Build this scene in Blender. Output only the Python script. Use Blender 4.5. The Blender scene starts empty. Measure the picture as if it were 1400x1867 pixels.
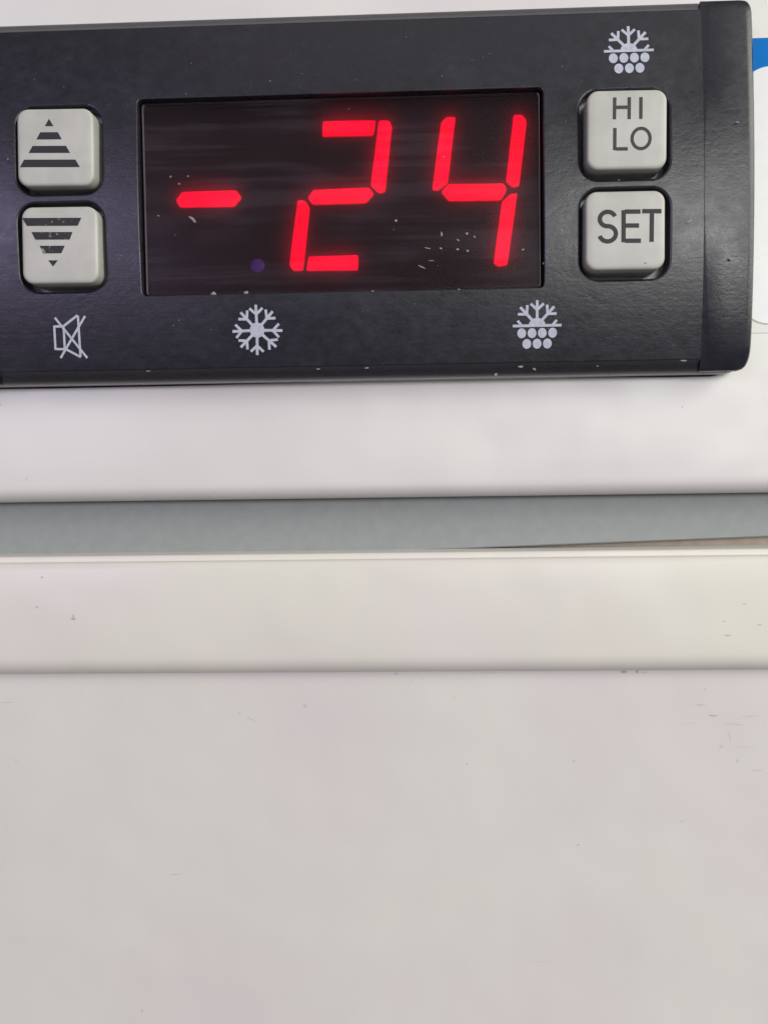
import bpy, bmesh, math, random
from mathutils import Matrix, Vector, Euler

# ------------------------------------------------------------------ camera, world, lights
sc = bpy.context.scene
col = sc.collection
MM = 0.001
BASE_H = 0.80                       # height of the controller above the floor, in metres


def W(x, y, z):
    """millimetres on the freezer front (x right, y up, z out of the front) to world metres"""
    return Vector((x * MM, -z * MM, y * MM + BASE_H))


RX90 = Matrix.Rotation(math.radians(90), 4, 'X')
cam_data = bpy.data.cameras.new("camera")
cam = bpy.data.objects.new("camera", cam_data)
col.objects.link(cam)
cam_data.sensor_fit = 'VERTICAL'
cam_data.sensor_height = 24.0
cam_data.lens = 24.0 * 1900.0 / 1867.0
cam_data.clip_start = 0.002
cam_data.clip_end = 50.0
cam.matrix_world = Matrix.Translation(W(8.091, -26.08, 100.212)) @ RX90 @ \
    Euler((math.radians(-2.819), math.radians(2.43), math.radians(-0.842)), 'XYZ').to_matrix().to_4x4()
sc.camera = cam

world = bpy.data.worlds.new("World")
sc.world = world
world.use_nodes = True
bg = world.node_tree.nodes["Background"]
bg.inputs[0].default_value = (1.0, 0.93, 0.95, 1)
bg.inputs[1].default_value = 0.19

sc.view_settings.view_transform = 'Standard'
sc.view_settings.look = 'None'
sc.view_settings.gamma = 1.0
sc.view_settings.exposure = 0.0
sc.cycles.use_denoising = True
sc.cycles.max_bounces = 10
sc.cycles.transparent_max_bounces = 12


def lamp(name, pos, target, sx, sy, power, colour):
    d = bpy.data.lights.new(name, 'AREA')
    d.shape = 'RECTANGLE'
    d.size = sx
    d.size_y = sy
    d.energy = power
    d.color = colour
    o = bpy.data.objects.new(name, d)
    col.objects.link(o)
    o.location = pos
    o.rotation_euler = (Vector(target) - Vector(pos)).to_track_quat('-Z', 'Y').to_euler()
    return o


# ceiling fitting, then three added lamps: right-hand gradient, right highlight, violet left reflection
lamp("ceiling_lamp", (0.30, -1.25, BASE_H + 1.15), (0, 0, BASE_H), 1.5, 0.7, 2.3, (1.0, 0.965, 0.94))
lamp("right_fill_lamp", (0.50, -0.40, BASE_H + 0.20), (0, 0, BASE_H), 0.35, 0.45, 3.7, (0.99, 1.0, 0.89))  # added lamp close on the right, brightens that side of the white panels
lamp("highlight_lamp", (0.37, -1.25, BASE_H + 0.18), (0, 0, BASE_H), 0.34, 0.22, 4.4, (0.98, 1.0, 0.96))  # added source, placed to mirror as the highlight on the faceplate's right
lamp("violet_tint_lamp", (-0.58, -1.25, BASE_H + 0.20), (0, 0, BASE_H), 0.40, 0.30, 3.2, (0.72, 0.62, 1.0))  # added violet lamp, tints the reflection on the faceplate's left

# ------------------------------------------------------------------ materials


def nd(nt, typ, **kw):
    n = nt.nodes.new(typ)
    for k, v in kw.items():
        setattr(n, k, v)
    return n


def base_mat(name):
    m = bpy.data.materials.new(name)
    m.use_nodes = True
    nt = m.node_tree
    b = nt.nodes["Principled BSDF"]
    tc = nd(nt, 'ShaderNodeTexCoord')
    mp = nd(nt, 'ShaderNodeMapping')
    mp.inputs['Scale'].default_value = (1000, 1000, 1000)     # texture space in millimetres
    nt.links.new(tc.outputs['Object'], mp.inputs['Vector'])
    return m, nt, b, mp.outputs['Vector']


def noise(nt, vec, scale, detail=3.0, rough=0.55, stretch=None, offset=(0, 0, 0)):
    if stretch or offset != (0, 0, 0):
        mp = nd(nt, 'ShaderNodeMapping')
        mp.inputs['Scale'].default_value = stretch or (1, 1, 1)
        mp.inputs['Location'].default_value = offset
        nt.links.new(vec, mp.inputs['Vector'])
        vec = mp.outputs['Vector']
    n = nd(nt, 'ShaderNodeTexNoise')
    n.inputs['Scale'].default_value = scale
    n.inputs['Detail'].default_value = detail
    n.inputs['Roughness'].default_value = rough
    nt.links.new(vec, n.inputs['Vector'])
    return n.outputs['Fac']


def ramp(nt, fac, stops):
    r = nd(nt, 'ShaderNodeValToRGB')
    r.color_ramp.interpolation = 'EASE'
    e = r.color_ramp.elements
    while len(e) < len(stops):
        e.new(0.5)
    for i, (p, c) in enumerate(stops):
        e[i].position = p
        e[i].color = c if len(c) == 4 else (*c, 1)
    nt.links.new(fac, r.inputs['Fac'])
    return r.outputs['Color']


def maprange(nt, fac, a, b, c, d):
    r = nd(nt, 'ShaderNodeMapRange')
    r.interpolation_type = 'SMOOTHSTEP'
    for i, v in enumerate((a, b, c, d)):
        r.inputs[1 + i].default_value = v
    nt.links.new(fac, r.inputs[0])
    return r.outputs[0]


def bump(nt, height, dist, strength=1.0, normal=None):
    b = nd(nt, 'ShaderNodeBump')
    b.inputs['Strength'].default_value = strength
    b.inputs['Distance'].default_value = dist
    nt.links.new(height, b.inputs['Height'])
    if normal:
        nt.links.new(normal, b.inputs['Normal'])
    return b.outputs['Normal']


def math_node(nt, op, a, b):
    n = nd(nt, 'ShaderNodeMath', operation=op)
    for i, v in enumerate((a, b)):
        if isinstance(v, (int, float)):
            n.inputs[i].default_value = v
        else:
            nt.links.new(v, n.inputs[i])
    return n.outputs[0]


def mat_black_plastic(name='black_plastic', c0=(0.0085, 0.008, 0.0135), c1=(0.0125, 0.0118, 0.020)):
    """moulded black plastic: satin, finely brushed along its length, thinly filmed with dust and handling wear"""
    m, nt, b, v = base_mat(name)
    L = nt.links
    cloud = noise(nt, v, 0.16, 5, 0.65)
    mott = noise(nt, v, 0.9, 5, 0.7, (0.8, 1, 1.1), (3, 1, 2))
    film = math_node(nt, 'MULTIPLY', maprange(nt, cloud, 0.45, 0.75, 0.0, 1.0), maprange(nt, mott, 0.4, 0.7, 0.0, 1.0))
    spk = noise(nt, v, 3.4, 2, 0.5, None, (9, 4, 1))
    specks = maprange(nt, spk, 0.70, 0.78, 0.0, 0.6)
    base = ramp(nt, mott, [(0.25, c0), (0.75, c1)])
    mx = nd(nt, 'ShaderNodeMix', data_type='RGBA')
    L.new(math_node(nt, 'ADD', math_node(nt, 'MULTIPLY', film, 0.05), math_node(nt, 'MULTIPLY', specks, 0.30)), mx.inputs['Factor'])
    L.new(base, mx.inputs[6])
    mx.inputs[7].default_value = (0.16, 0.16, 0.17, 1)
    L.new(mx.outputs[2], b.inputs['Base Color'])
    grain = noise(nt, v, 2.6, 5, 0.7, (0.8, 1, 1.25))
    streak = noise(nt, v, 1.0, 4, 0.65, (0.05, 1, 3.6))
    n1 = bump(nt, grain, 0.04 * MM, 0.30)
    n2 = bump(nt, streak, 0.03 * MM, 0.16, n1)
    n3 = bump(nt, mott, 0.08 * MM, 0.25, n2)
    L.new(n3, b.inputs['Normal'])
    L.new(math_node(nt, 'ADD', maprange(nt, cloud, 0.3, 0.7, 0.27, 0.33), maprange(nt, mott, 0.3, 0.7, -0.025, 0.035)), b.inputs['Roughness'])
    b.inputs['Specular IOR Level'].default_value = 0.5
    return m


def mat_enamel(name, c0, c1, rough=0.32, seed=0.0, bump_d=0.02):
    m, nt, b, v = base_mat(name)
    L = nt.links
    hue = noise(nt, v, 0.03, 3, 0.5, None, (seed, 0, seed))
    L.new(ramp(nt, hue, [(0.32, c0), (0.68, c1)]), b.inputs['Base Color'])
    wave = noise(nt, v, 0.06, 2, 0.5, None, (seed, 3, 1))
    fine = noise(nt, v, 1.6, 3, 0.6)
    n1 = bump(nt, wave, 0.7 * MM, 0.8)
    n2 = bump(nt, fine, bump_d * MM, 0.25, n1)
    L.new(n2, b.inputs['Normal'])
    L.new(maprange(nt, hue, 0.3, 0.7, rough - 0.05, rough + 0.08), b.inputs['Roughness'])
    return m


def mat_simple(name, c, rough=0.5, grain=0.0, spec=0.5, var=0.08):
    m, nt, b, v = base_mat(name)
    L = nt.links
    n = noise(nt, v, 0.8, 4, 0.6)
    lo = tuple(x * (1 - var) for x in c)
    hi = tuple(min(1, x * (1 + var)) for x in c)
    L.new(ramp(nt, n, [(0.3, lo), (0.7, hi)]), b.inputs['Base Color'])
    b.inputs['Roughness'].default_value = rough
    b.inputs['Specular IOR Level'].default_value = spec
    if grain:
        L.new(bump(nt, noise(nt, v, 4, 3), 0.03 * MM, grain), b.inputs['Normal'])
    return m


def mat_button():
    m, nt, b, v = base_mat('grey_button_plastic')
    L = nt.links
    n = noise(nt, v, 0.35, 3, 0.5)
    L.new(ramp(nt, n, [(0.3, (0.43, 0.425, 0.395)), (0.7, (0.49, 0.485, 0.455))]), b.inputs['Base Color'])
    L.new(bump(nt, noise(nt, v, 3.0, 4), 0.02 * MM, 0.35), b.inputs['Normal'])
    b.inputs['Roughness'].default_value = 0.42
    b.inputs['Subsurface Weight'].default_value = 0.25
    b.inputs['Subsurface Radius'].default_value = (1.0, 0.85, 0.45)
    b.inputs['Subsurface Scale'].default_value = 0.5 * MM
    return m


def mat_print(name, c, worn=0.0):
    m, nt, b, v = base_mat(name)
    L = nt.links
    b.inputs['Base Color'].default_value = (*c, 1)
    b.inputs['Roughness'].default_value = 0.6
    n = noise(nt, v, 2.2, 5, 0.75)
    if worn:
        a = maprange(nt, n, 0.36, 0.44, 1 - worn, 1.0)
        L.new(a, b.inputs['Alpha'])
    L.new(ramp(nt, n, [(0.3, tuple(x * .85 for x in c)), (0.7, tuple(min(1, x * 1.1) for x in c))]), b.inputs['Base Color'])
    return m


def mat_led():
    m = bpy.data.materials.new('red_led')
    m.use_nodes = True
    nt = m.node_tree
    nt.nodes.clear()
    out = nd(nt, 'ShaderNodeOutputMaterial')
    em = nd(nt, 'ShaderNodeEmission')
    at = nd(nt, 'ShaderNodeAttribute', attribute_name='core')
    tc = nd(nt, 'ShaderNodeTexCoord')
    mp = nd(nt, 'ShaderNodeMapping')
    mp.inputs['Scale'].default_value = (1000, 1000, 1000)
    nt.links.new(tc.outputs['Object'], mp.inputs['Vector'])
    glow = noise(nt, mp.outputs['Vector'], 0.45, 2)
    em.inputs['Color'].default_value = (1.0, 0.0, 0.022, 1)
    nt.links.new(math_node(nt, 'MULTIPLY', maprange(nt, at.outputs['Fac'], 0, 1, 1.0, 3.0), maprange(nt, glow, 0.3, 0.7, 0.72, 1.15)), em.inputs['Strength'])
    nt.links.new(em.outputs[0], out.inputs['Surface'])
    return m


def mat_lens():
    """thin tinted acrylic window: clear tint + surface reflection + a trace of scatter from dust and scratches"""
    m = bpy.data.materials.new('tinted_acrylic')
    m.use_nodes = True
    nt = m.node_tree
    L = nt.links
    nt.nodes.clear()
    out = nd(nt, 'ShaderNodeOutputMaterial')
    tc = nd(nt, 'ShaderNodeTexCoord')
    mp = nd(nt, 'ShaderNodeMapping')
    mp.inputs['Scale'].default_value = (1000, 1000, 1000)
    L.new(tc.outputs['Object'], mp.inputs['Vector'])
    v = mp.outputs['Vector']
    streak = noise(nt, v, 1.0, 5, 0.7, (0.035, 1, 1.3))
    blot = noise(nt, v, 0.22, 3, 0.5, (0.4, 1, 1.2), (5, 0, 2))
    mix = math_node(nt, 'MULTIPLY', streak, blot)
    tr = nd(nt, 'ShaderNodeBsdfTransparent')
    tr.inputs[0].default_value = (0.82, 0.70, 0.74, 1)
    tl = nd(nt, 'ShaderNodeBsdfTranslucent')
    tl.inputs[0].default_value = (0.9, 0.9, 0.9, 1)
    df = nd(nt, 'ShaderNodeBsdfDiffuse')
    df.inputs[0].default_value = (0.50, 0.44, 0.58, 1)
    gl = nd(nt, 'ShaderNodeBsdfGlossy')
    gl.inputs['Roughness'].default_value = 0.22
    L.new(bump(nt, streak, 0.02 * MM, 0.15), gl.inputs['Normal'])
    a = nd(nt, 'ShaderNodeMixShader')
    a.inputs[0].default_value = 0.08
    L.new(tr.outputs[0], a.inputs[1])
    L.new(tl.outputs[0], a.inputs[2])
    b = nd(nt, 'ShaderNodeMixShader')
    L.new(maprange(nt, mix, 0.21, 0.34, 0.0, 0.020), b.inputs[0])
    L.new(a.outputs[0], b.inputs[1])
    L.new(df.outputs[0], b.inputs[2])
    fr = nd(nt, 'ShaderNodeFresnel')
    fr.inputs[0].default_value = 1.17
    c = nd(nt, 'ShaderNodeMixShader')
    L.new(fr.outputs[0], c.inputs[0])
    L.new(b.outputs[0], c.inputs[1])
    L.new(gl.outputs[0], c.inputs[2])
    L.new(c.outputs[0], out.inputs['Surface'])
    return m


def mat_grime(name, c):
    m, nt, b, v = base_mat(name)
    L = nt.links
    b.inputs['Base Color'].default_value = (*c, 1)
    b.inputs['Roughness'].default_value = 0.8
    at = nd(nt, 'ShaderNodeAttribute', attribute_name='core')
    n = noise(nt, v, 2.5, 4, 0.7)
    L.new(math_node(nt, 'MULTIPLY', at.outputs['Fac'], maprange(nt, n, 0.3, 0.6, 0.35, 1.0)), b.inputs['Alpha'])
    return m


M_BLACK = mat_black_plastic()
M_DARK = mat_simple('dark_cavity', (0.012, 0.012, 0.014), 0.6)
M_BOARD = mat_simple('display_board', (0.009, 0.006, 0.008), 0.7, 0, 0.2)
M_WHITE = mat_enamel('white_enamel', (0.67, 0.64, 0.64), (0.695, 0.68, 0.665), 0.30, 0.0)
M_BODY = mat_enamel('white_body_enamel', (0.635, 0.587, 0.588), (0.648, 0.634, 0.593), 0.24, 7.0, 0.03)
M_CREAM = mat_enamel('cream_trim_plastic', (0.67, 0.63, 0.605), (0.67, 0.655, 0.58), 0.36, 13.0, 0.008)
M_RIM = mat_simple('grey_edge_glint', (0.36, 0.36, 0.37), 0.35)  # light grey stands in for the gloss along the bottom edge
M_STRIP = mat_simple('grey_strip_plastic', (0.262, 0.281, 0.278), 0.5, 0.1, 0.4, 0.04)
M_BACK = mat_simple('brown_grey_recess', (0.40, 0.33, 0.27), 0.8)
M_BUTTON = mat_button()
M_INK = mat_print('dark_ink', (0.017, 0.015, 0.018), 0.0)
M_INKWORN = mat_print('worn_dark_ink', (0.017, 0.015, 0.018), 0.7)
M_INKBROWN = mat_print('thin_brown_ink', (0.032, 0.024, 0.023), 0.0)
M_ICON = mat_print('pale_blue_print', (0.44, 0.46, 0.56), 0.0)
M_LED = mat_led()
M_LENS = mat_lens()
M_LENSEDGE = mat_simple('lens_edge_highlight', (0.30, 0.29, 0.31), 0.3)  # pale colour painted for the highlight on the pane's side edges
M_VIOLET = mat_simple('violet_dot_colour', (0.07, 0.02, 0.34), 0.5)
M_STICK = mat_simple('white_sticker', (0.72, 0.715, 0.73), 0.35, 0, 0.5, 0.02)
M_STICKB = mat_simple('sticker_border', (0.68, 0.67, 0.64), 0.4, 0, 0.5, 0.02)
M_BLUE = mat_simple('blue_print', (0.0, 0.15, 0.50), 0.6, 0, 0.12, 0.04)
M_GRIME = mat_grime('grime', (0.20, 0.18, 0.175))
M_DUST = mat_simple('pale_dust', (0.27, 0.26, 0.255), 0.9)

# ------------------------------------------------------------------ object helpers
ABS = {}


def link_obj(name, data, parent, origin):
    o = bpy.data.objects.new(name, data)
    col.objects.link(o)
    ABS[o.name] = Vector(origin)
    if parent is not None:
        o.parent = parent
        d = Vector(origin) - ABS[parent.name]
        o.location = Vector((d.x, -d.z, d.y)) * MM
    else:
        o.location = W(*origin)
    return o


def thing(name, label, cat, origin, group=None):
    o = link_obj(name, None, None, origin)
    o.empty_display_size = 0.005
    o['label'] = label
    o['category'] = cat
    if group:
        o['group'] = group
    return o


def mesh_obj(name, verts, faces, mat, parent=None, origin=None, smooth=0.0, attr=None):
    """verts in millimetres (front coordinates); origin defaults to the parent's"""
    if origin is None:
        origin = ABS[parent.name] if parent is not None else (0, 0, 0)
    og = Vector(origin)
    me = bpy.data.meshes.new(name)
    vv = [Vector(v) - og for v in verts]
    me.from_pydata([(v.x * MM, -v.z * MM, v.y * MM) for v in vv], [], faces)
    me.update()
    me.materials.append(mat)
    if smooth:
        for p in me.polygons:
            p.use_smooth = True
        me.set_sharp_from_angle(angle=math.radians(smooth))
    if attr:
        a = me.attributes.new('core', 'FLOAT', 'POINT')
        a.data.foreach_set('value', attr)
    return link_obj(name, me, parent, origin)


def from_bm(bm):
    bm.verts.index_update()
    vs = [tuple(v.co) for v in bm.verts]
    fs = [[v.index for v in f.verts] for f in bm.faces]
    bm.free()
    return vs, fs


def rrect(x0, y0, x1, y1, r, n=8):
    """counter-clockwise rounded rectangle"""
    out = []
    for cx, cy, a0 in ((x1 - r, y1 - r, 0), (x0 + r, y1 - r, 90), (x0 + r, y0 + r, 180), (x1 - r, y0 + r, 270)):
        for i in range(n + 1):
            a = math.radians(a0 + 90 * i / n)
            out.append((cx + r * math.cos(a), cy + r * math.sin(a)))
    return out


def offset_poly(p, d):
    """inset a counter-clockwise polygon by d with mitred corners"""
    out = []
    n = len(p)
    for i in range(n):
        a, b, c = Vector(p[i - 1]), Vector(p[i]), Vector(p[(i + 1) % n])
        e1, e2 = (b - a).normalized(), (c - b).normalized()
        n1, n2 = Vector((-e1.y, e1.x)), Vector((-e2.y, e2.x))
        m = (n1 + n2)
        k = m.dot(n1)
        m = m / k if k > 0.3 else m.normalized()
        q = b + m * d
        out.append((q.x, q.y))
    return out


def ccw(p):
    s = sum(p[i - 1][0] * p[i][1] - p[i][0] * p[i - 1][1] for i in range(len(p)))
    return list(p) if s > 0 else list(reversed(p))


def loft(loops, cap_end=True, cap_start=False):
    """loops: lists of equal length of (x,y,z)"""
    vs, fs = [], []
    n = len(loops[0])
    for lp in loops:
        vs += lp
    for k in range(len(loops) - 1):
        for i in range(n):
            j = (i + 1) % n
            fs.append((k * n + i, k * n + j, (k + 1) * n + j, (k + 1) * n + i))
    if cap_end:
        fs.append(tuple(range((len(loops) - 1) * n, len(loops) * n)))
    if cap_start:
        fs.append(tuple(reversed(range(n))))
    return vs, fs


def at_z(p, z):
    return [(x, y, z) for x, y in p]


def round_corners(p, r, n=4):
    """round the corners of a ccw convex polygon; r may be a list"""
    out = []
    m = len(p)
    for i in range(m):
        ri = r[i] if isinstance(r, (list, tuple)) else r
        a, b, c = Vector(p[i - 1]), Vector(p[i]), Vector(p[(i + 1) % m])
        if ri <= 0:
            out.append((b.x, b.y))
            continue
        u, w = (a - b), (c - b)
        t = min(ri, u.length * 0.45, w.length * 0.45)
        p0, p2 = b + u.normalized() * t, b + w.normalized() * t
        for k in range(n + 1):
            s = k / n
            q = p0 * (1 - s) ** 2 + b * 2 * s * (1 - s) + p2 * s * s
            out.append((q.x, q.y))
    return out


# ------------------------------------------------------------------ the freezer front
X_L, X_R = -420.0, 560.0
freezer = thing('chest_freezer', 'white chest freezer front with a cream trim rail and a recessed grey strip', 'freezer',
                (0, -420, -5.2))


def sweep(name, prof, mat, parent, smooth=40, xs=None, x0=X_L, x1=X_R, tilt=None, closed=True):
    """extrude a (y, z) profile along x; tilt(x, y) may shift it"""
    xs = xs or [x0, -45, 5, 50, x1]
    vs, fs = [], []
    n = len(prof)
    for x in xs:
        for y, z in prof:
            vs.append((x, y + (tilt(x) if tilt else 0), z))
    for k in range(len(xs) - 1):
        for i in range(n if closed else n - 1):
            j = (i + 1) % n
            fs.append((k * n + i, k * n + j, (k + 1) * n + j, (k + 1) * n + i))
    if closed:
        fs.append(tuple(reversed(range(n))))
        fs.append(tuple((len(xs) - 1) * n + i for i in range(n)))
    return mesh_obj(name, vs, fs, mat, parent, smooth=smooth)


def arc(cy, cz, ry, rz, a0, a1, n=8):
    return [(cy + ry * math.cos(math.radians(a0 + (a1 - a0) * i / n)),
             cz + rz * math.sin(math.radians(a0 + (a1 - a0) * i / n))) for i in range(n + 1)]


# profiles are (y, z), listed clockwise as seen from the right end
front = [(120, -5.2), (-25.6, -5.2), (-28.0, -5.24)] + arc(-28.2, -7.4, -1.62, 2.15, 88, 0, 12)[1:] + [(-29.85, -8.75), (-29.0, -8.9), (-29.0, -18), (120, -18)]
sweep('front_panel', front, M_WHITE, freezer, 30)
# flat grey strip lying deeper, a little out of level so that a gap opens under it to the right
strip = [(-28.0, -9.2), (-35.3, -9.2), (-35.42, -9.32), (-35.42, -10.2), (-28.0, -10.2)]
sweep('grey_strip', strip, M_STRIP, freezer, 20, tilt=lambda x: (x - 8) * 0.0285 - 0.05 if -100 < x < 100 else (2.6 if x > 0 else -2.0))
back = [(-28.5, -10.6), (-36.6, -10.6), (-36.6, -17), (-28.5, -17)]
sweep('recess_back', back, M_BACK, freezer, 20)
# convex trim rail: thin lip at the top, rounded away at the bottom
rail = [(-35.38, -13), (-35.38, -5.75)] + arc(-35.63, -5.75, 0.25, 0.25, 0, 90, 4)[1:] + [(-35.85, -5.52), (-35.98, -5.45)] \
    + arc(-36.9, -5.05, 0.9, 0.5, 10, 80, 5) + [(-38.5, -4.42), (-40.5, -4.34), (-43.0, -4.32), (-45.2, -4.36)] \
    + arc(-45.65, -6.2, -2.03, 1.8, 88, 10, 14) + [(-47.68, -6.3), (-47.68, -13)]
sweep('trim_rail', rail, M_CREAM, freezer, 40)
body = [(-47.70, -7.9), (-47.70, -6.46), (-47.76, -6.4)] + [(-420, -6.4), (-420, -18), (-47.85, -18)]
sweep('body_panel', body, M_BODY, freezer, 30)

# ------------------------------------------------------------------ controller
YC = -0.39
HALF = 17.5
Z_WALL = -5.17


def sag(y):
    d = abs(y - YC)
    return 1.30 * (d / 16.5) ** 2


ctrl = thing('temperature_controller', 'black digital temperature controller with red display reading -24', 'controller', (0, YC, Z_WALL))


def faceplate():
    bm = bmesh.new()
    loops2d = []
    outer = [(-34.2, YC - 16.3), (34.2, YC - 16.3), (34.2, YC + 16.3), (-34.2, YC + 16.3)]
    holes = [rrect(-19.31, -9.76, 19.31, 8.91, 0.45, 4)]
    for x0 in (-31.13, 22.67):
        for y1 in (8.44, -0.79):
            holes.append(rrect(x0, y1 - 8.39, x0 + 8.38, y1, 1.75, 8))
    edges = []

    def add_loop(p, z):
        vs = [bm.verts.new((x, y, z)) for x, y in p]
        es = [bm.edges.new((vs[i], vs[(i + 1) % len(vs)])) for i in range(len(vs))]
        return vs, es

    def bridge(a, b):
        n = len(a)
        for i in range(n):
            j = (i + 1) % n
            bm.faces.new((a[i], a[j], b[j], b[i]))
    ov, oe = add_loop(outer, 0)
    edges += oe
    hv = []
    for k, h in enumerate(holes):
        r = 0.22 if k else 0.12
        v0, e0 = add_loop(offset_poly(h, -r), 0)
        edges += e0
        hv.append((h, v0, r))
    bmesh.ops.triangle_fill(bm, use_beauty=True, edges=edges)
    for h, v0, r in hv:
        v1, _ = add_loop(offset_poly(h, -0.3 * r), -0.3 * r)
        v2, _ = add_loop(h, -r)
        v3, _ = add_loop(h, -3.2)
        bridge(v0, v1)
        bridge(v1, v2)
        bridge(v2, v3)

    def rect(hh, z):
        return add_loop([(-34.2, YC - hh), (34.2, YC - hh), (34.2, YC + hh), (-34.2, YC + hh)], z)[0]
    prev = ov
    for hh, z in ((16.38, -0.04), (16.46, -0.14), (16.9, -0.55), (17.25, -0.88), (17.42, -1.1), (HALF, -1.35), (HALF, -1.6)):
        cur = rect(hh, z)
        bridge(prev, cur)
        prev = cur
    y = YC - 16.0
    while y < YC + 16.1:
        bmesh.ops.bisect_plane(bm, geom=bm.verts[:] + bm.edges[:] + bm.faces[:], dist=1e-5, plane_co=(0, y, 0), plane_no=(0, 1, 0))
        y += 1.0
    for v in bm.verts:
        v.co.z -= min(sag(v.co.y), 1.35)
    bmesh.ops.recalc_face_normals(bm, faces=bm.faces[:])
    up = [f for f in bm.faces if abs(f.normal.z) > 0.9 and f.calc_center_median().z > -2.2]
    if up and sum(f.normal.z for f in up) < 0:
        bmesh.ops.reverse_faces(bm, faces=bm.faces[:])
    return from_bm(bm)


v, f = faceplate()
face = mesh_obj('faceplate', v, f, M_BLACK, ctrl, smooth=28)
fm = face.data
nrm = [n.vector.copy() for n in fm.corner_normals]
for pg in fm.polygons:
    if -pg.normal.y > 0.985 and all(-fm.vertices[k].co.y * 1000 + Z_WALL > -1.34 for k in pg.vertices):
        for li in pg.loop_indices:                      # the broad face follows its own smooth curve
            yy = fm.vertices[fm.loops[li].vertex_index].co.z * 1000 + YC
            g_ = (sag(yy + .05) - sag(yy - .05)) / .1
            nrm[li] = Vector((0, -1, g_)).normalized()
fm.normals_split_custom_set(nrm)

# inner housing behind the holes
hb = [(-33.9, YC - 17.2), (33.9, YC - 17.2), (33.9, YC + 17.2), (-33.9, YC + 17.2)]
v, f = loft([at_z(hb, -5.15), at_z(hb, -4.75)], True, True)
mesh_obj('inner_housing', v, f, M_DARK, ctrl)


def end_block(sgn):
    rows = []
    y0, y1 = YC - HALF, 16.8
    ys = []
    for i in range(9):
        t = i / 8
        ys.append((y0 + 2.2 * (1 - math.cos(t * math.pi / 2)), t))
    for i in range(1, 30):
        ys.append((y0 + 2.2 + (y1 - y0 - 2.2 - 1.3) * i / 30, 1.0))
    for i in range(9):
        t = 1 - i / 8
        ys.append((y1 - 1.3 * (1 - math.cos(t * math.pi / 2)), t))
    n = None
    vs, fs = [], []
    for y, t in ys:
        low = y < YC
        r = 1.9 if low else 1.15
        xo = 39.0 - r * (1 - math.sqrt(max(0, 1 - (1 - t) ** 2))) if t < 1 else 39.0
        dz = 0.55 * (1 - math.sqrt(max(0, 1 - (1 - t) ** 2)))
        if low:
            dz += 0.35 * (max(0.0, (YC - 12.5 - y)) / 5.0) ** 2
        s = min(sag(y), 1.35)
        wx = 34.2 + 0.62 * s + 0.02
        zf = 0.002 - dz - 0.84 * s
        prof = [(34.18, min(-2.95, zf - .9)), (34.18, min(-s, zf) - 0.75), (34.2, min(-s, zf) - 0.003), (wx, zf - min(.03, .08 * s)), (wx + 0.12, zf), (36.8, zf), (xo - 0.75, zf),
                (xo - 0.5, zf - 0.02), (xo - 0.22, zf - 0.11), (xo - 0.04, zf - 0.38), (xo, zf - 0.8), (xo, min(-2.95, zf - .9))]
        n = len(prof)
        vs += [(sgn * x, y, z) for x, z in prof]
    m = len(ys)
    for k in range(m - 1):
        for i in range(n):
            j = (i + 1) % n
            q = (k * n + i, k * n + j, (k + 1) * n + j, (k + 1) * n + i)
            fs.append(q if sgn > 0 else tuple(reversed(q)))
    a = tuple(reversed(range(n)))
    b = tuple((m - 1) * n + i for i in range(n))
    fs += [a, b] if sgn > 0 else [tuple(reversed(a)), tuple(reversed(b))]
    bm = bmesh.new()
    bv = [bm.verts.new(p) for p in vs]
    for q in fs:
        bm.faces.new([bv[i] for i in q])
    bmesh.ops.recalc_face_normals(bm, faces=bm.faces[:])
    return from_bm(bm)


for sgn in (1, -1):
    v, f = end_block(sgn)
    mesh_obj('end_block', v, f, M_BLACK, ctrl, smooth=32)

# added pale rim painting a glossy bottom edge; dark sheet painting the gap shadow below
rim = rrect(-38.93, YC - 17.6, 38.93, 16.7, 1.9, 6)
v, f = loft([at_z(rim, -5.16), at_z(rim, -3.1), at_z(offset_poly(rim, .12), -2.97)], True, True)
mesh_obj('edge_glint_rim', v, f, M_RIM, ctrl, smooth=30)
gv = []
for x, d in ((-38.2, .22), (-30, .26), (-16, .22), (-5, .12), (3, .0), (8, .0), (14, .02), (24, .12), (33, .24), (36.2, .24), (37.4, .0)):
    gv.append((x, YC - 17.5 - d))
pl = gv + [(37.4, 16.0), (-38.2, 16.0)]
v, f = loft([at_z(pl, -5.185), at_z(pl, -4.9)], True, True)
mesh_obj('gap_shadow_sheet', v, f, M_DARK, ctrl)  # dark sheet cut to the shape of the shadowed gap under the controller

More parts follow.
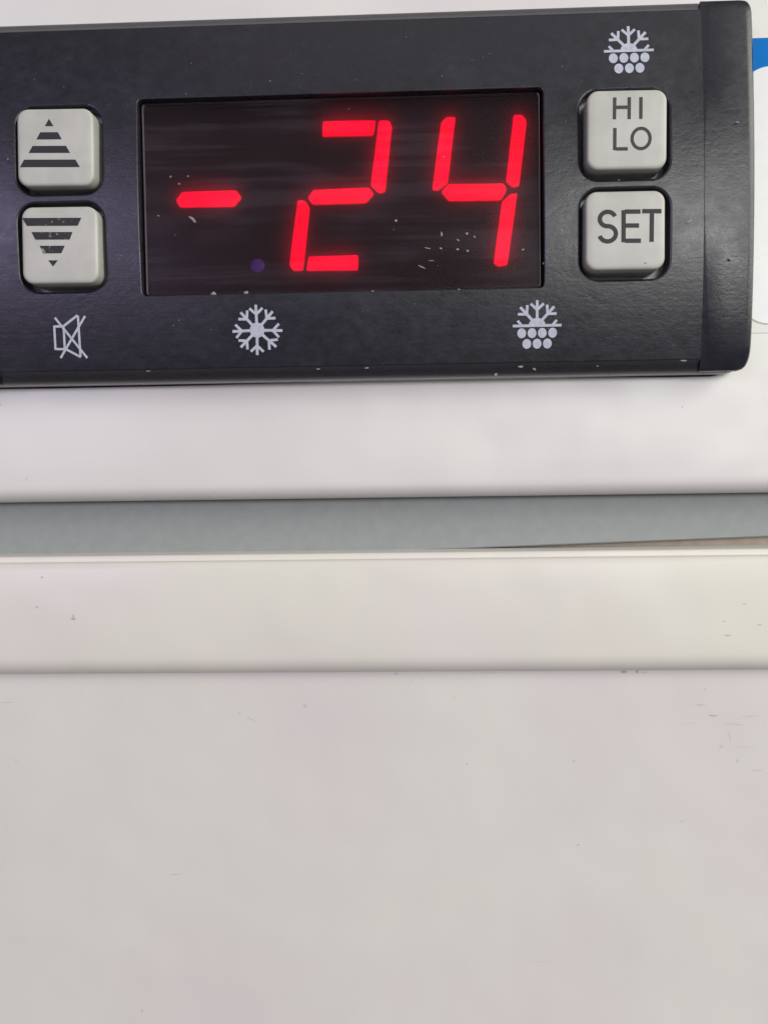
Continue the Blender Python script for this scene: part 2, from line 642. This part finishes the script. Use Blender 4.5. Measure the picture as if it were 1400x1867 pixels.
# ---- display: board, segments, tinted lens
Z_SEG = -2.3
win = mesh_obj('display_window', *loft([at_z(rrect(-19.25, -9.7, 19.25, 8.85, .4, 3), -2.75),
                                        at_z(rrect(-19.25, -9.7, 19.25, 8.85, .4, 3), -2.5)], True, True), M_BOARD, ctrl)
SEGS = [
    [(-16.32, -0.23), (-15.65, 0.6), (-10.29, 0.62), (-9.72, -0.13), (-10.5, -1.04), (-15.9, -0.98)],
    [(-1.75, 7.02), (3.48, 6.95), (3.22, 5.42), (-1.85, 5.45)],
    [(3.69, 6.94), (4.75, 6.90), (5.03, 6.25), (4.28, -0.01), (3.59, -0.1), (2.8, 0.68)],
    [(-3.37, -0.34), (-2.77, 0.48), (2.72, 0.55), (3.21, -0.14), (2.35, -1.04), (-2.85, -1.04)],
    [(-4.35, -0.50), (-3.59, -0.5), (-3.07, -1.3), (-3.85, -7.37), (-4.93, -7.37), (-5.27, -6.76)],
    [(-3.39, -5.93), (-3.63, -7.38), (1.5, -7.46), (1.57, -5.9)],
    [(9.68, 6.54), (10.2, 7.06), (11.17, 7.04), (10.35, 0.72), (9.44, 0.01), (8.75, 0.06)],
    [(9.6, -0.1), (10.35, 0.70), (15.73, 0.61), (16.06, -0.05), (15.47, -1.08), (10.33, -1.01)],
    [(16.66, 7.09), (17.55, 7.09), (18.0, 6.46), (17.22, 0.23), (16.53, 0.09), (15.88, 0.74)],
    [(17.06, -0.32), (16.32, -0.40), (15.47, -1.13), (14.62, -7.05), (15.05, -7.43), (16.0, -7.27)],
]
for s in SEGS:
    p = round_corners(offset_poly(ccw(s), 0.02), 0.22, 3)
    core = offset_poly(p, 0.16)
    loops = [at_z(p, -2.48), at_z(p, Z_SEG - .04), at_z(core, Z_SEG)]
    n = len(p)
    v, f = loft(loops, True, False)
    mesh_obj('segment', v, f, M_LED, win, attr=[0.0] * n + [0.0] * n + [1.0] * n)
p = [(-8.35 + .68 * math.cos(a * math.pi / 10), -6.74 + .68 * math.sin(a * math.pi / 10)) for a in range(20)]
v, f = loft([at_z(p, -2.48), at_z(p, -2.36), at_z(offset_poly(p, .1), -2.32)])
dotp = mesh_obj('violet_dot', v, f, M_VIOLET, win, smooth=30)  # small violet disc beside the minus sign
dotp['label'] = 'violet dot low beside the minus sign'
lp = rrect(-19.08, -9.62, 19.04, 8.72, .35, 3)
v, f = loft([at_z(lp, -1.75), at_z(lp, -1.12), at_z(offset_poly(lp, .08), -1.04)], True, True)
lens = mesh_obj('display_lens', v, f, M_LENS, ctrl)
lens.data.materials.append(M_LENSEDGE)
for pg in lens.data.polygons:
    if abs(pg.normal.x) > 0.5:
        pg.material_index = 1

# ---- buttons
BUTTONS = [(-26.86, 4.15, -0.8, 'grey button printed with a striped up arrow'),
           (-26.70, -5.03, -0.6, 'grey button printed with a striped down arrow'),
           (26.84, 4.30, -0.5, 'grey button marked HI LO'),
           (26.66, -4.92, -0.3, 'grey button marked SET')]
Z_BTN = 1.2
bloops = []
for ins, z in ((.02, -4.2), (.0, -0.4), (0, 0.85), (.02, .98), (.07, 1.08), (.15, 1.15), (.30, 1.185), (.75, 1.195), (1.5, 1.2)):
    bloops.append(at_z(rrect(-3.68 + ins, -3.62 + ins, 3.68 - ins, 3.62 - ins, max(.15, 1.05 - ins * .6), 7), z))
bv_, bf_ = loft(bloops)
btn_mesh = None
btns = []
for bx, by, rot, lab in BUTTONS:
    if btn_mesh is None:
        b = mesh_obj('button', [(x + bx, y + by, z) for x, y, z in bv_], bf_, M_BUTTON, ctrl, origin=(bx, by, 0), smooth=50)
        btn_mesh = b.data
    else:
        b = link_obj('button', btn_mesh, ctrl, (bx, by, 0))
    b.rotation_euler = (0, -math.radians(rot), 0)
    b['label'] = lab
    btns.append(b)


def to_local(pts, b):
    """plane points measured on the panel, expressed before the button's own small turn"""
    i = btns.index(b)
    bx, by, rot, _ = BUTTONS[i]
    a = math.radians(-rot)
    return [(bx + (x - bx) * math.cos(a) - (y - by) * math.sin(a), by + (x - bx) * math.sin(a) + (y - by) * math.cos(a)) for x, y in pts]


def flat_prints(name, polys, mat, parent, z0, thick=0.008, zfun=None, world_turn=None):
    """a set of thin printed shapes as one mesh, each a couple of microns above the last"""
    vs, fs = [], []
    for k, p in enumerate(polys):
        p = ccw(p)
        if world_turn is not None:
            p = to_local(p, world_turn)
        zz = thick + 0.0015 * k
        base = len(vs)
        zf = zfun or (lambda x, y: z0)
        vs += [(x, y, zf(x, y) + zz) for x, y in p]
        fs.append(tuple(range(base, base + len(p))))
    return mesh_obj(name, vs, fs, mat, parent)


UP = [[(-27.36, 6.80), (-26.94, 6.1), (-27.78, 6.12)],
      [(-28.24, 5.57), (-26.55, 5.53), (-26.18, 4.85), (-28.63, 4.90)],
      [(-29.02, 4.31), (-25.8, 4.24), (-25.43, 3.56), (-29.41, 3.66)],
      [(-29.87, 3.05), (-24.94, 2.93), (-24.52, 2.21), (-30.3, 2.35)]]
DN = [[(-30.24, -2.42), (-24.52, -2.53), (-24.91, -3.28), (-29.79, -3.18)],
      [(-29.38, -3.76), (-25.41, -3.85), (-25.71, -4.56), (-29.03, -4.49)],
      [(-28.63, -5.07), (-26.19, -5.12), (-26.55, -5.83), (-28.30, -5.80)],
      [(-27.84, -6.46), (-26.90, -6.48), (-27.39, -7.06)]]
for q in UP:
    flat_prints('arrow_bar', [q], M_INK, btns[0], Z_BTN, world_turn=btns[0])
for q in DN:
    flat_prints('arrow_bar', [q], M_INKWORN, btns[1], Z_BTN, world_turn=btns[1])


def bar(x0, y0, x1, y1, w):
    d = Vector((x1 - x0, y1 - y0)).normalized()
    n = Vector((-d.y, d.x)) * w / 2
    return [(x0 - n.x, y0 - n.y), (x1 - n.x, y1 - n.y), (x1 + n.x, y1 + n.y), (x0 + n.x, y0 + n.y)]


def stroke(pts, w):
    """one strip polygon along a polyline, as quads"""
    out = []
    L, R = [], []
    for i, p in enumerate(pts):
        a = Vector(pts[max(0, i - 1)])
        b = Vector(pts[min(len(pts) - 1, i + 1)])
        d = (b - a).normalized()
        n = Vector((-d.y, d.x)) * w / 2
        q = Vector(p)
        L.append((q + n)[:])
        R.append((q - n)[:])
    return [tuple(map(tuple, (L[i], R[i], R[i + 1], L[i + 1]))) for i in range(len(pts) - 1)]


def ring(cx, cy, rx, ry, w, n=36):
    out = []
    for i in range(n):
        a, b = 2 * math.pi * i / n, 2 * math.pi * (i + 1) / n
        out.append([(cx + rx * math.cos(a), cy + ry * math.sin(a)), (cx + rx * math.cos(b), cy + ry * math.sin(b)),
                    (cx + (rx - w) * math.cos(b), cy + (ry - w) * math.sin(b)), (cx + (rx - w) * math.cos(a), cy + (ry - w) * math.sin(a))])
    return out


def letters(name, polys, mat, b):
    """quads of one letter; strips that only touch share one height"""
    vs, fs = [], []
    for k, (p, lvl) in enumerate(polys):
        p = to_local(ccw(p), b)
        base = len(vs)
        vs += [(x, y, Z_BTN + 0.008 + 0.0015 * lvl) for x, y in p]
        fs.append(tuple(range(base, base + len(p))))
    o = mesh_obj(name, vs, fs, mat, b)
    return o


w = .32
hi, st = btns[2], btns[3]
letters('letter', [(bar(25.72, 7.24, 25.68, 5.24, w), 0), (bar(27.05, 7.22, 27.03, 5.22, w), 0), (bar(25.82, 6.33, 26.93, 6.31, w), 1)], M_INKBROWN, hi)
letters('letter', [(bar(28.12, 7.20, 28.10, 5.21, w), 0)], M_INKBROWN, hi)
letters('letter', [(bar(25.72, 4.46, 25.70, 2.42, w), 0), (bar(25.80, 2.54, 26.90, 2.52, w), 1)], M_INKBROWN, hi)
letters('letter', [(q, 0) for q in ring(28.12, 3.43, .98, 1.08, .31)], M_INKBROWN, hi)
w = .41
S = []
for i in range(25):
    a = math.radians(20 + 250 * i / 24)
    S.append((25.02 + .72 * math.cos(a), -3.86 + .66 * math.sin(a)))
for i in range(1, 26):
    a = math.radians(90 - 255 * i / 25)
    S.append((25.02 + .76 * math.cos(a), -5.22 + .70 * math.sin(a)))
letters('letter', [(q, 0) for q in stroke(S, w)], M_INK, st)
letters('letter', [(bar(26.50, -3.08, 26.48, -6.04, w), 0), (bar(26.62, -3.22, 28.05, -3.25, w), 1), (bar(26.62, -4.50, 27.92, -4.53, w), 1),
                   (bar(26.62, -5.90, 28.08, -5.93, w), 1)], M_INK, st)
letters('letter', [(bar(28.20, -3.22, 29.98, -3.26, w), 0), (bar(29.10, -3.36, 29.06, -6.06, w), 1)], M_INK, st)


# ---- printed icons on the faceplate
def zface(x, y):
    return -sag(y) + 0.012


def icon(name, polys, label):
    vs, fs = [], []
    for k, p in enumerate(polys):
        p = ccw(p)
        base = len(vs)
        vs += [(x, y, zface(x, y) + 0.0012 * k) for x, y in p]
        fs.append(tuple(range(base, base + len(p))))
    bm = bmesh.new()
    bv = [bm.verts.new(p) for p in vs]
    for q in fs:
        bm.faces.new([bv[i] for i in q])
    lift = bm.verts.layers.float.new('lift')
    for q in bm.verts:
        q[lift] = q.co.z - zface(q.co.x, q.co.y)
    y = min(q.co.y for q in bm.verts) + .2
    top = max(q.co.y for q in bm.verts)
    while y < top:
        bmesh.ops.bisect_plane(bm, geom=bm.verts[:] + bm.edges[:] + bm.faces[:], dist=1e-6, plane_co=(0, y, 0), plane_no=(0, 1, 0))
        y += .4
    for q in bm.verts:
        q.co.z = zface(q.co.x, q.co.y) + q[lift]
    vs, fs = from_bm(bm)
    o = mesh_obj(name, vs, fs, M_ICON, ctrl)
    o['label'] = label
    return o


def disc(cx, cy, rx, ry, n=18, a0=0, a1=360):
    return [(cx + rx * math.cos(math.radians(a0 + (a1 - a0) * i / n)), cy + ry * math.sin(math.radians(a0 + (a1 - a0) * i / n)))
            for i in range(n if a1 - a0 == 360 else n + 1)]


def flake_arm(cx, cy, a, R, lw, r0=.5, skew=0.0):
    a = math.radians(a + skew)
    dx, dy = math.cos(a), math.sin(a)
    out = [bar(cx + r0 * dx, cy + r0 * dy, cx + R * dx, cy + R * dy, lw)]
    for s in (1, -1):
        b = a + s * math.radians(47)
        sx, sy = cx + .62 * R * dx, cy + .62 * R * dy
        out.append(bar(sx, sy, sx + .36 * R * math.cos(b), sy + .36 * R * math.sin(b), lw * .95))
    return out


polys = [disc(-8.28, -13.22, .72, .72)]
for i, R in zip(range(8), (2.45, 2.36, 2.40, 2.30, 2.40, 2.30, 2.36, 2.42)):
    polys += flake_arm(-8.28, -13.22, 45 * i, R, .265, .5, (-2, 3, 1, -3, 2, -1, -2, 3)[i])
icon('snowflake_icon', polys, 'pale full snowflake printed under the display')


def defrost(cx, cy, label):
    P = [disc(cx, cy - .02, .80, .72, 14, 0, 180)]
    P.append(bar(cx - 2.32, cy - .02, cx + 2.32, cy - .02, .25))
    for a in (90, 47, 133):
        P += flake_arm(cx, cy, a, 2.35, .265, .4)
    for s in (1, -1):
        b = math.radians(90 - s * 42)
        P.append(bar(cx + s * 1.45, cy, cx + s * 1.45 + .62 * math.cos(b), cy + .62 * math.sin(b), .24))
    for k in range(4):
        P.append(disc(cx - 1.47 + .98 * k, cy - .72, .42, .47))
    for k in range(3):
        P.append(disc(cx - .98 + .98 * k, cy - 1.72, .42, .47))
    return icon('defrost_icon', P, label)


defrost(18.64, -13.30, 'pale half snowflake over dots under the display corner')
defrost(27.40, 12.20, 'pale half snowflake over dots above the HI LO button')
lw = .22
mute = [bar(-28.12, -12.38, -28.17, -14.72, lw), bar(-28.05, -12.48, -27.12, -12.48, lw), bar(-27.20, -12.58, -27.24, -14.55, lw), bar(-28.08, -14.64, -27.16, -14.66, lw),
        bar(-27.20, -12.46, -25.75, -11.45, lw), bar(-25.72, -11.5, -25.74, -15.42, lw), bar(-27.22, -14.62, -25.72, -15.45, lw),
        bar(-28.0, -11.65, -25.08, -15.55, lw), bar(-25.02, -11.55, -27.72, -15.5, lw)]
icon('mute_icon', mute, 'pale crossed out loudspeaker printed under the arrow buttons')

# ------------------------------------------------------------------ sticker on the freezer, beside the controller
sticker = thing('sticker', 'white sticker with a blue heading band behind the right end of the controller', 'sticker', (62, 1, -5.18))


def sheet(name, poly, z0, z1, mat):
    v, f = loft([at_z(poly, z0), at_z(poly, z1)], True, True)
    return mesh_obj(name, v, f, mat, sticker)


sheet('backing', rrect(36.0, -13.93, 88.0, 18.5, 1.5, 6), -5.19, -5.12, M_STICKB)
sheet('blue_band', [(38.9, 10.2), (86.5, 10.2), (86.5, 14.65), (38.9, 14.65)], -5.11, -5.105, M_BLUE)
sheet('white_field', rrect(38.97, -13.03, 86.4, 11.9, 2.9, 10), -5.10, -5.07, M_STICK)
v, f = [], []
e = rrect(38.90, -13.10, 86.45, 11.9, 2.9, 10)
low = [q for q in e if q[1] < -9.0]
low.sort(key=lambda q: math.atan2(q[1] - 0, q[0] - 62))
qs = stroke(low, .07)
for q in qs:
    b0 = len(v)
    v += [(x, y, -5.085) for x, y in q]
    f.append((b0, b0 + 1, b0 + 2, b0 + 3))
mesh_obj('outline', v, f, mat_simple('faint_grey_line', (0.42, 0.42, 0.42), .6), sticker)

# ------------------------------------------------------------------ dust and grime
rng = random.Random(4)


def blob_decal(vs, fs, at, cx, cy, z, rx, ry, ang, strength, n=10):
    base = len(vs)
    vs.append((cx, cy, z))
    at.append(strength)
    ca, sa = math.cos(ang), math.sin(ang)
    for ringk, (rr, s) in enumerate(((.5, .8), (1.0, 0.0))):
        for i in range(n):
            a = 2 * math.pi * i / n
            k = rr * rng.uniform(.75, 1.25)
            x, y = rx * k * math.cos(a), ry * k * math.sin(a)
            vs.append((cx + x * ca - y * sa, cy + x * sa + y * ca, z))
            at.append(strength * s)
    for i in range(n):
        j = (i + 1) % n
        fs.append((base, base + 1 + i, base + 1 + j))
        fs.append((base + 1 + i, base + 1 + n + i, base + 1 + n + j, base + 1 + j))


RAIL = [(-31.46, -37.38, .16, .14, .5), (-32.07, -40.48, .16, .14, .4), (-28.33, -41.70, .40, .13, .4), (-28.33, -41.45, .10, .3, .4),
        (37.64, -43.9, .5, .12, .35), (40.78, -42.86, .3, .1, .35), (39.29, -40.78, .25, .08, .35), (37.26, -42.5, .2, .08, .25)]
BODY = [(-35.63, -56.95, .14, .14, .5, 0), (-22.91, -83.91, .16, .14, .6, 0), (-11.9, -52.05, .3, .12, .5, .9), (-10.66, -52.67, .75, .1, .4, -.5),
        (-10.2, -54.9, .5, .1, .16, -.5), (-5.01, -51.31, .3, .16, .5, -.7), (-19.02, -69.15, .75, .06, .5, 0), (11.68, -57.47, .22, .12, .35, 0),
        (22.66, -57.2, .18, .12, .55, 0), (23.01, -65.93, .17, .14, .65, 0), (27.75, -47.95, .45, .18, .9, 0), (29.12, -47.93, .22, .22, .95, 0),
        (29.7, -48.02, .5, .08, .5, 0), (19.25, -78.3, 1.5, .06, .28, .04), (10.46, -50.47, .2, .08, .3, 0), (33.6, -63.51, .3, .15, .3, .3), (-28.4, -49.93, .16, .14, .35, 0),
        (35.99, -49.8, .16, .14, .5, 0), (35.5, -51.4, .7, .08, .45, 0), (36.7, -52.5, .6, .14, .6, -.1), (37.6, -55.7, .3, .25, .3, 0), (38.4, -54.6, .12, .6, .35, .3),
        (39.2, -57.2, .2, .2, .4, 0), (38.8, -53.4, 1.4, .1, .28, -.1), (40.5, -52.6, 1.5, .1, .25, .05), (40.2, -55.8, 1.2, .1, .22, -.1), (34.3, -53.3, 1.2, .1, .16, .1),
        (41.2, -58.2, .9, .12, .22, 0), (14, -47.95, 3.0, .1, .22, 0), (4.5, -48.0, .25, .15, .5, 0), (-1.5, -50.0, .1, .1, .5, 0), (-36.4, -50.8, .9, .07, .4, 0)]
v, f, a = [], [], []
for x, y, rx, ry, s in RAIL:
    blob_decal(v, f, a, x, y, -4.26, rx, ry, 0, s)
for x, y, rx, ry, s, an in BODY:
    blob_decal(v, f, a, x, y, -6.385, rx, ry, an, s * .45)
blob_decal(v, f, a, -35.7, -19.7, -5.17, .3, .09, 0, .55)
blob_decal(v, f, a, -33.1, -27.3, -5.17, .12, .12, 0, .35)
blob_decal(v, f, a, 33.4, -21.1, -5.17, .12, .1, 0, .35)
g = mesh_obj('grime_marks', v, f, M_GRIME, freezer, attr=a)
g['kind'] = 'stuff'

# pale crumbs and lint caught on the controller: many tiny irregular lumps, joined
DUST = [(-14.45, -2.33, -1.0, .42, .13, -.6), (-14.2, -2.6, -1.0, .2, .1, -.6), (-12.47, -9.62, -.9, .27, .2, 0), (-9.26, -9.58, -.9, .25, .2, .2),
        (5.29, -3.02, -1.0, .13, .11, 0), (9.64, -4.42, -1.0, .09, .26, 0), (12.05, -4.42, -1, .14, .12, 0), (12.78, -4.75, -1, .1, .12, 0), (11.2, -5.0, -1, .16, .06, -.6),
        (11.15, -5.9, -1, .14, .1, -.3), (12.09, -6.05, -1, .14, .1, -.4), (9.52, -5.75, -1, .13, .09, -.3), (8.3, -5.72, -1, .3, .05, -.2), (7.76, -7.5, -1, .45, .06, -.45),
        (17.37, -6.05, -1, .12, .09, 0), (-17.7, -2.0, -1.0, .12, .07, 0), (-16.4, 1.7, -1.0, .12, .1, .5), (-14.7, 1.7, -1, .09, .09, 0), (-15.6, 1.0, -1, .1, .08, 0),
        (14.75, -17.75, -2.3, .14, .24, -.4), (17.12, -17.12, -1.62, .24, .1, 0), (18.45, -17.35, -1.88, .18, .1, -.6), (32.6, -16.83, -1.4, .34, .1, 0), (2.98, -9.78, -.40, .1, .08, 0),
        (11.2, -9.8, -.40, .12, .08, 0), (-19.6, 1.0, -.1, .09, .12, 0), (-19.6, -6.9, -.25, .08, .12, 0), (19.3, -7.5, -.5, .12, .1, 0), (8.6, -6.9, -1, .3, .04, 0), (-2.5, -17.0, -1.5, .16, .07, .1), (-19.2, -16.9, -1.45, .2, .06, 0), (24.5, -17.2, -1.7, .1, .06, 0),
        (37.2, 5.0, .12, .2, .06, 0), (36.6, -7.6, .1, .22, .1, -.4), (26.3, 0.0, .02, .1, .06, 0), (-31.9, 3.5, .02, .1, .1, 0), (5, -12.5, -.9, .08, .08, 0), (2.2, -17.0, -1.5, .2, .08, 0),
        (28.5, -8.0, 1.2, .12, .1, 0), (32.8, -4.0, -.0, .3, .15, .6)]
for i in range(40):
    while True:
        x, y = rng.uniform(-33, 33), rng.uniform(-15.5, 14.5)
        if -19.6 < x < 19.6 and -10.2 < y < 9.3:
            if rng.random() < .25:
                z = -1.03
                break
            continue
        if 22.2 < x < 31.6 and -9.8 < y < 9:
            continue
        if -31.6 < x < -22.2 and -9.8 < y < 9:
            continue
        z = -sag(y) + .01
        break
    r = rng.uniform(.02, .045)
    DUST.append((x, y, z, r * rng.uniform(1, 2.2), r, rng.uniform(-1, 1)))
v, f = [], []
for x, y, z, rx, ry, an in DUST:
    b0 = len(v)
    n = 8
    ca, sa = math.cos(an), math.sin(an)
    for rr, zz in ((1.0, 0.0), (.6, .35)):
        for i in range(n):
            t = 2 * math.pi * i / n
            k = rr * rng.uniform(.7, 1.25)
            px, py = rx * k * math.cos(t), ry * k * math.sin(t)
            v.append((x + px * ca - py * sa, y + px * sa + py * ca, z + zz * min(rx, ry)))
    for i in range(n):
        j = (i + 1) % n
        f.append((b0 + i, b0 + j, b0 + n + j, b0 + n + i))
    f.append(tuple(b0 + n + i for i in range(n)))
d = mesh_obj('dust', v, f, M_DUST, None, (0, 0, 0))
d['kind'] = 'stuff'
d['label'] = 'pale crumbs and lint scattered over the black controller'
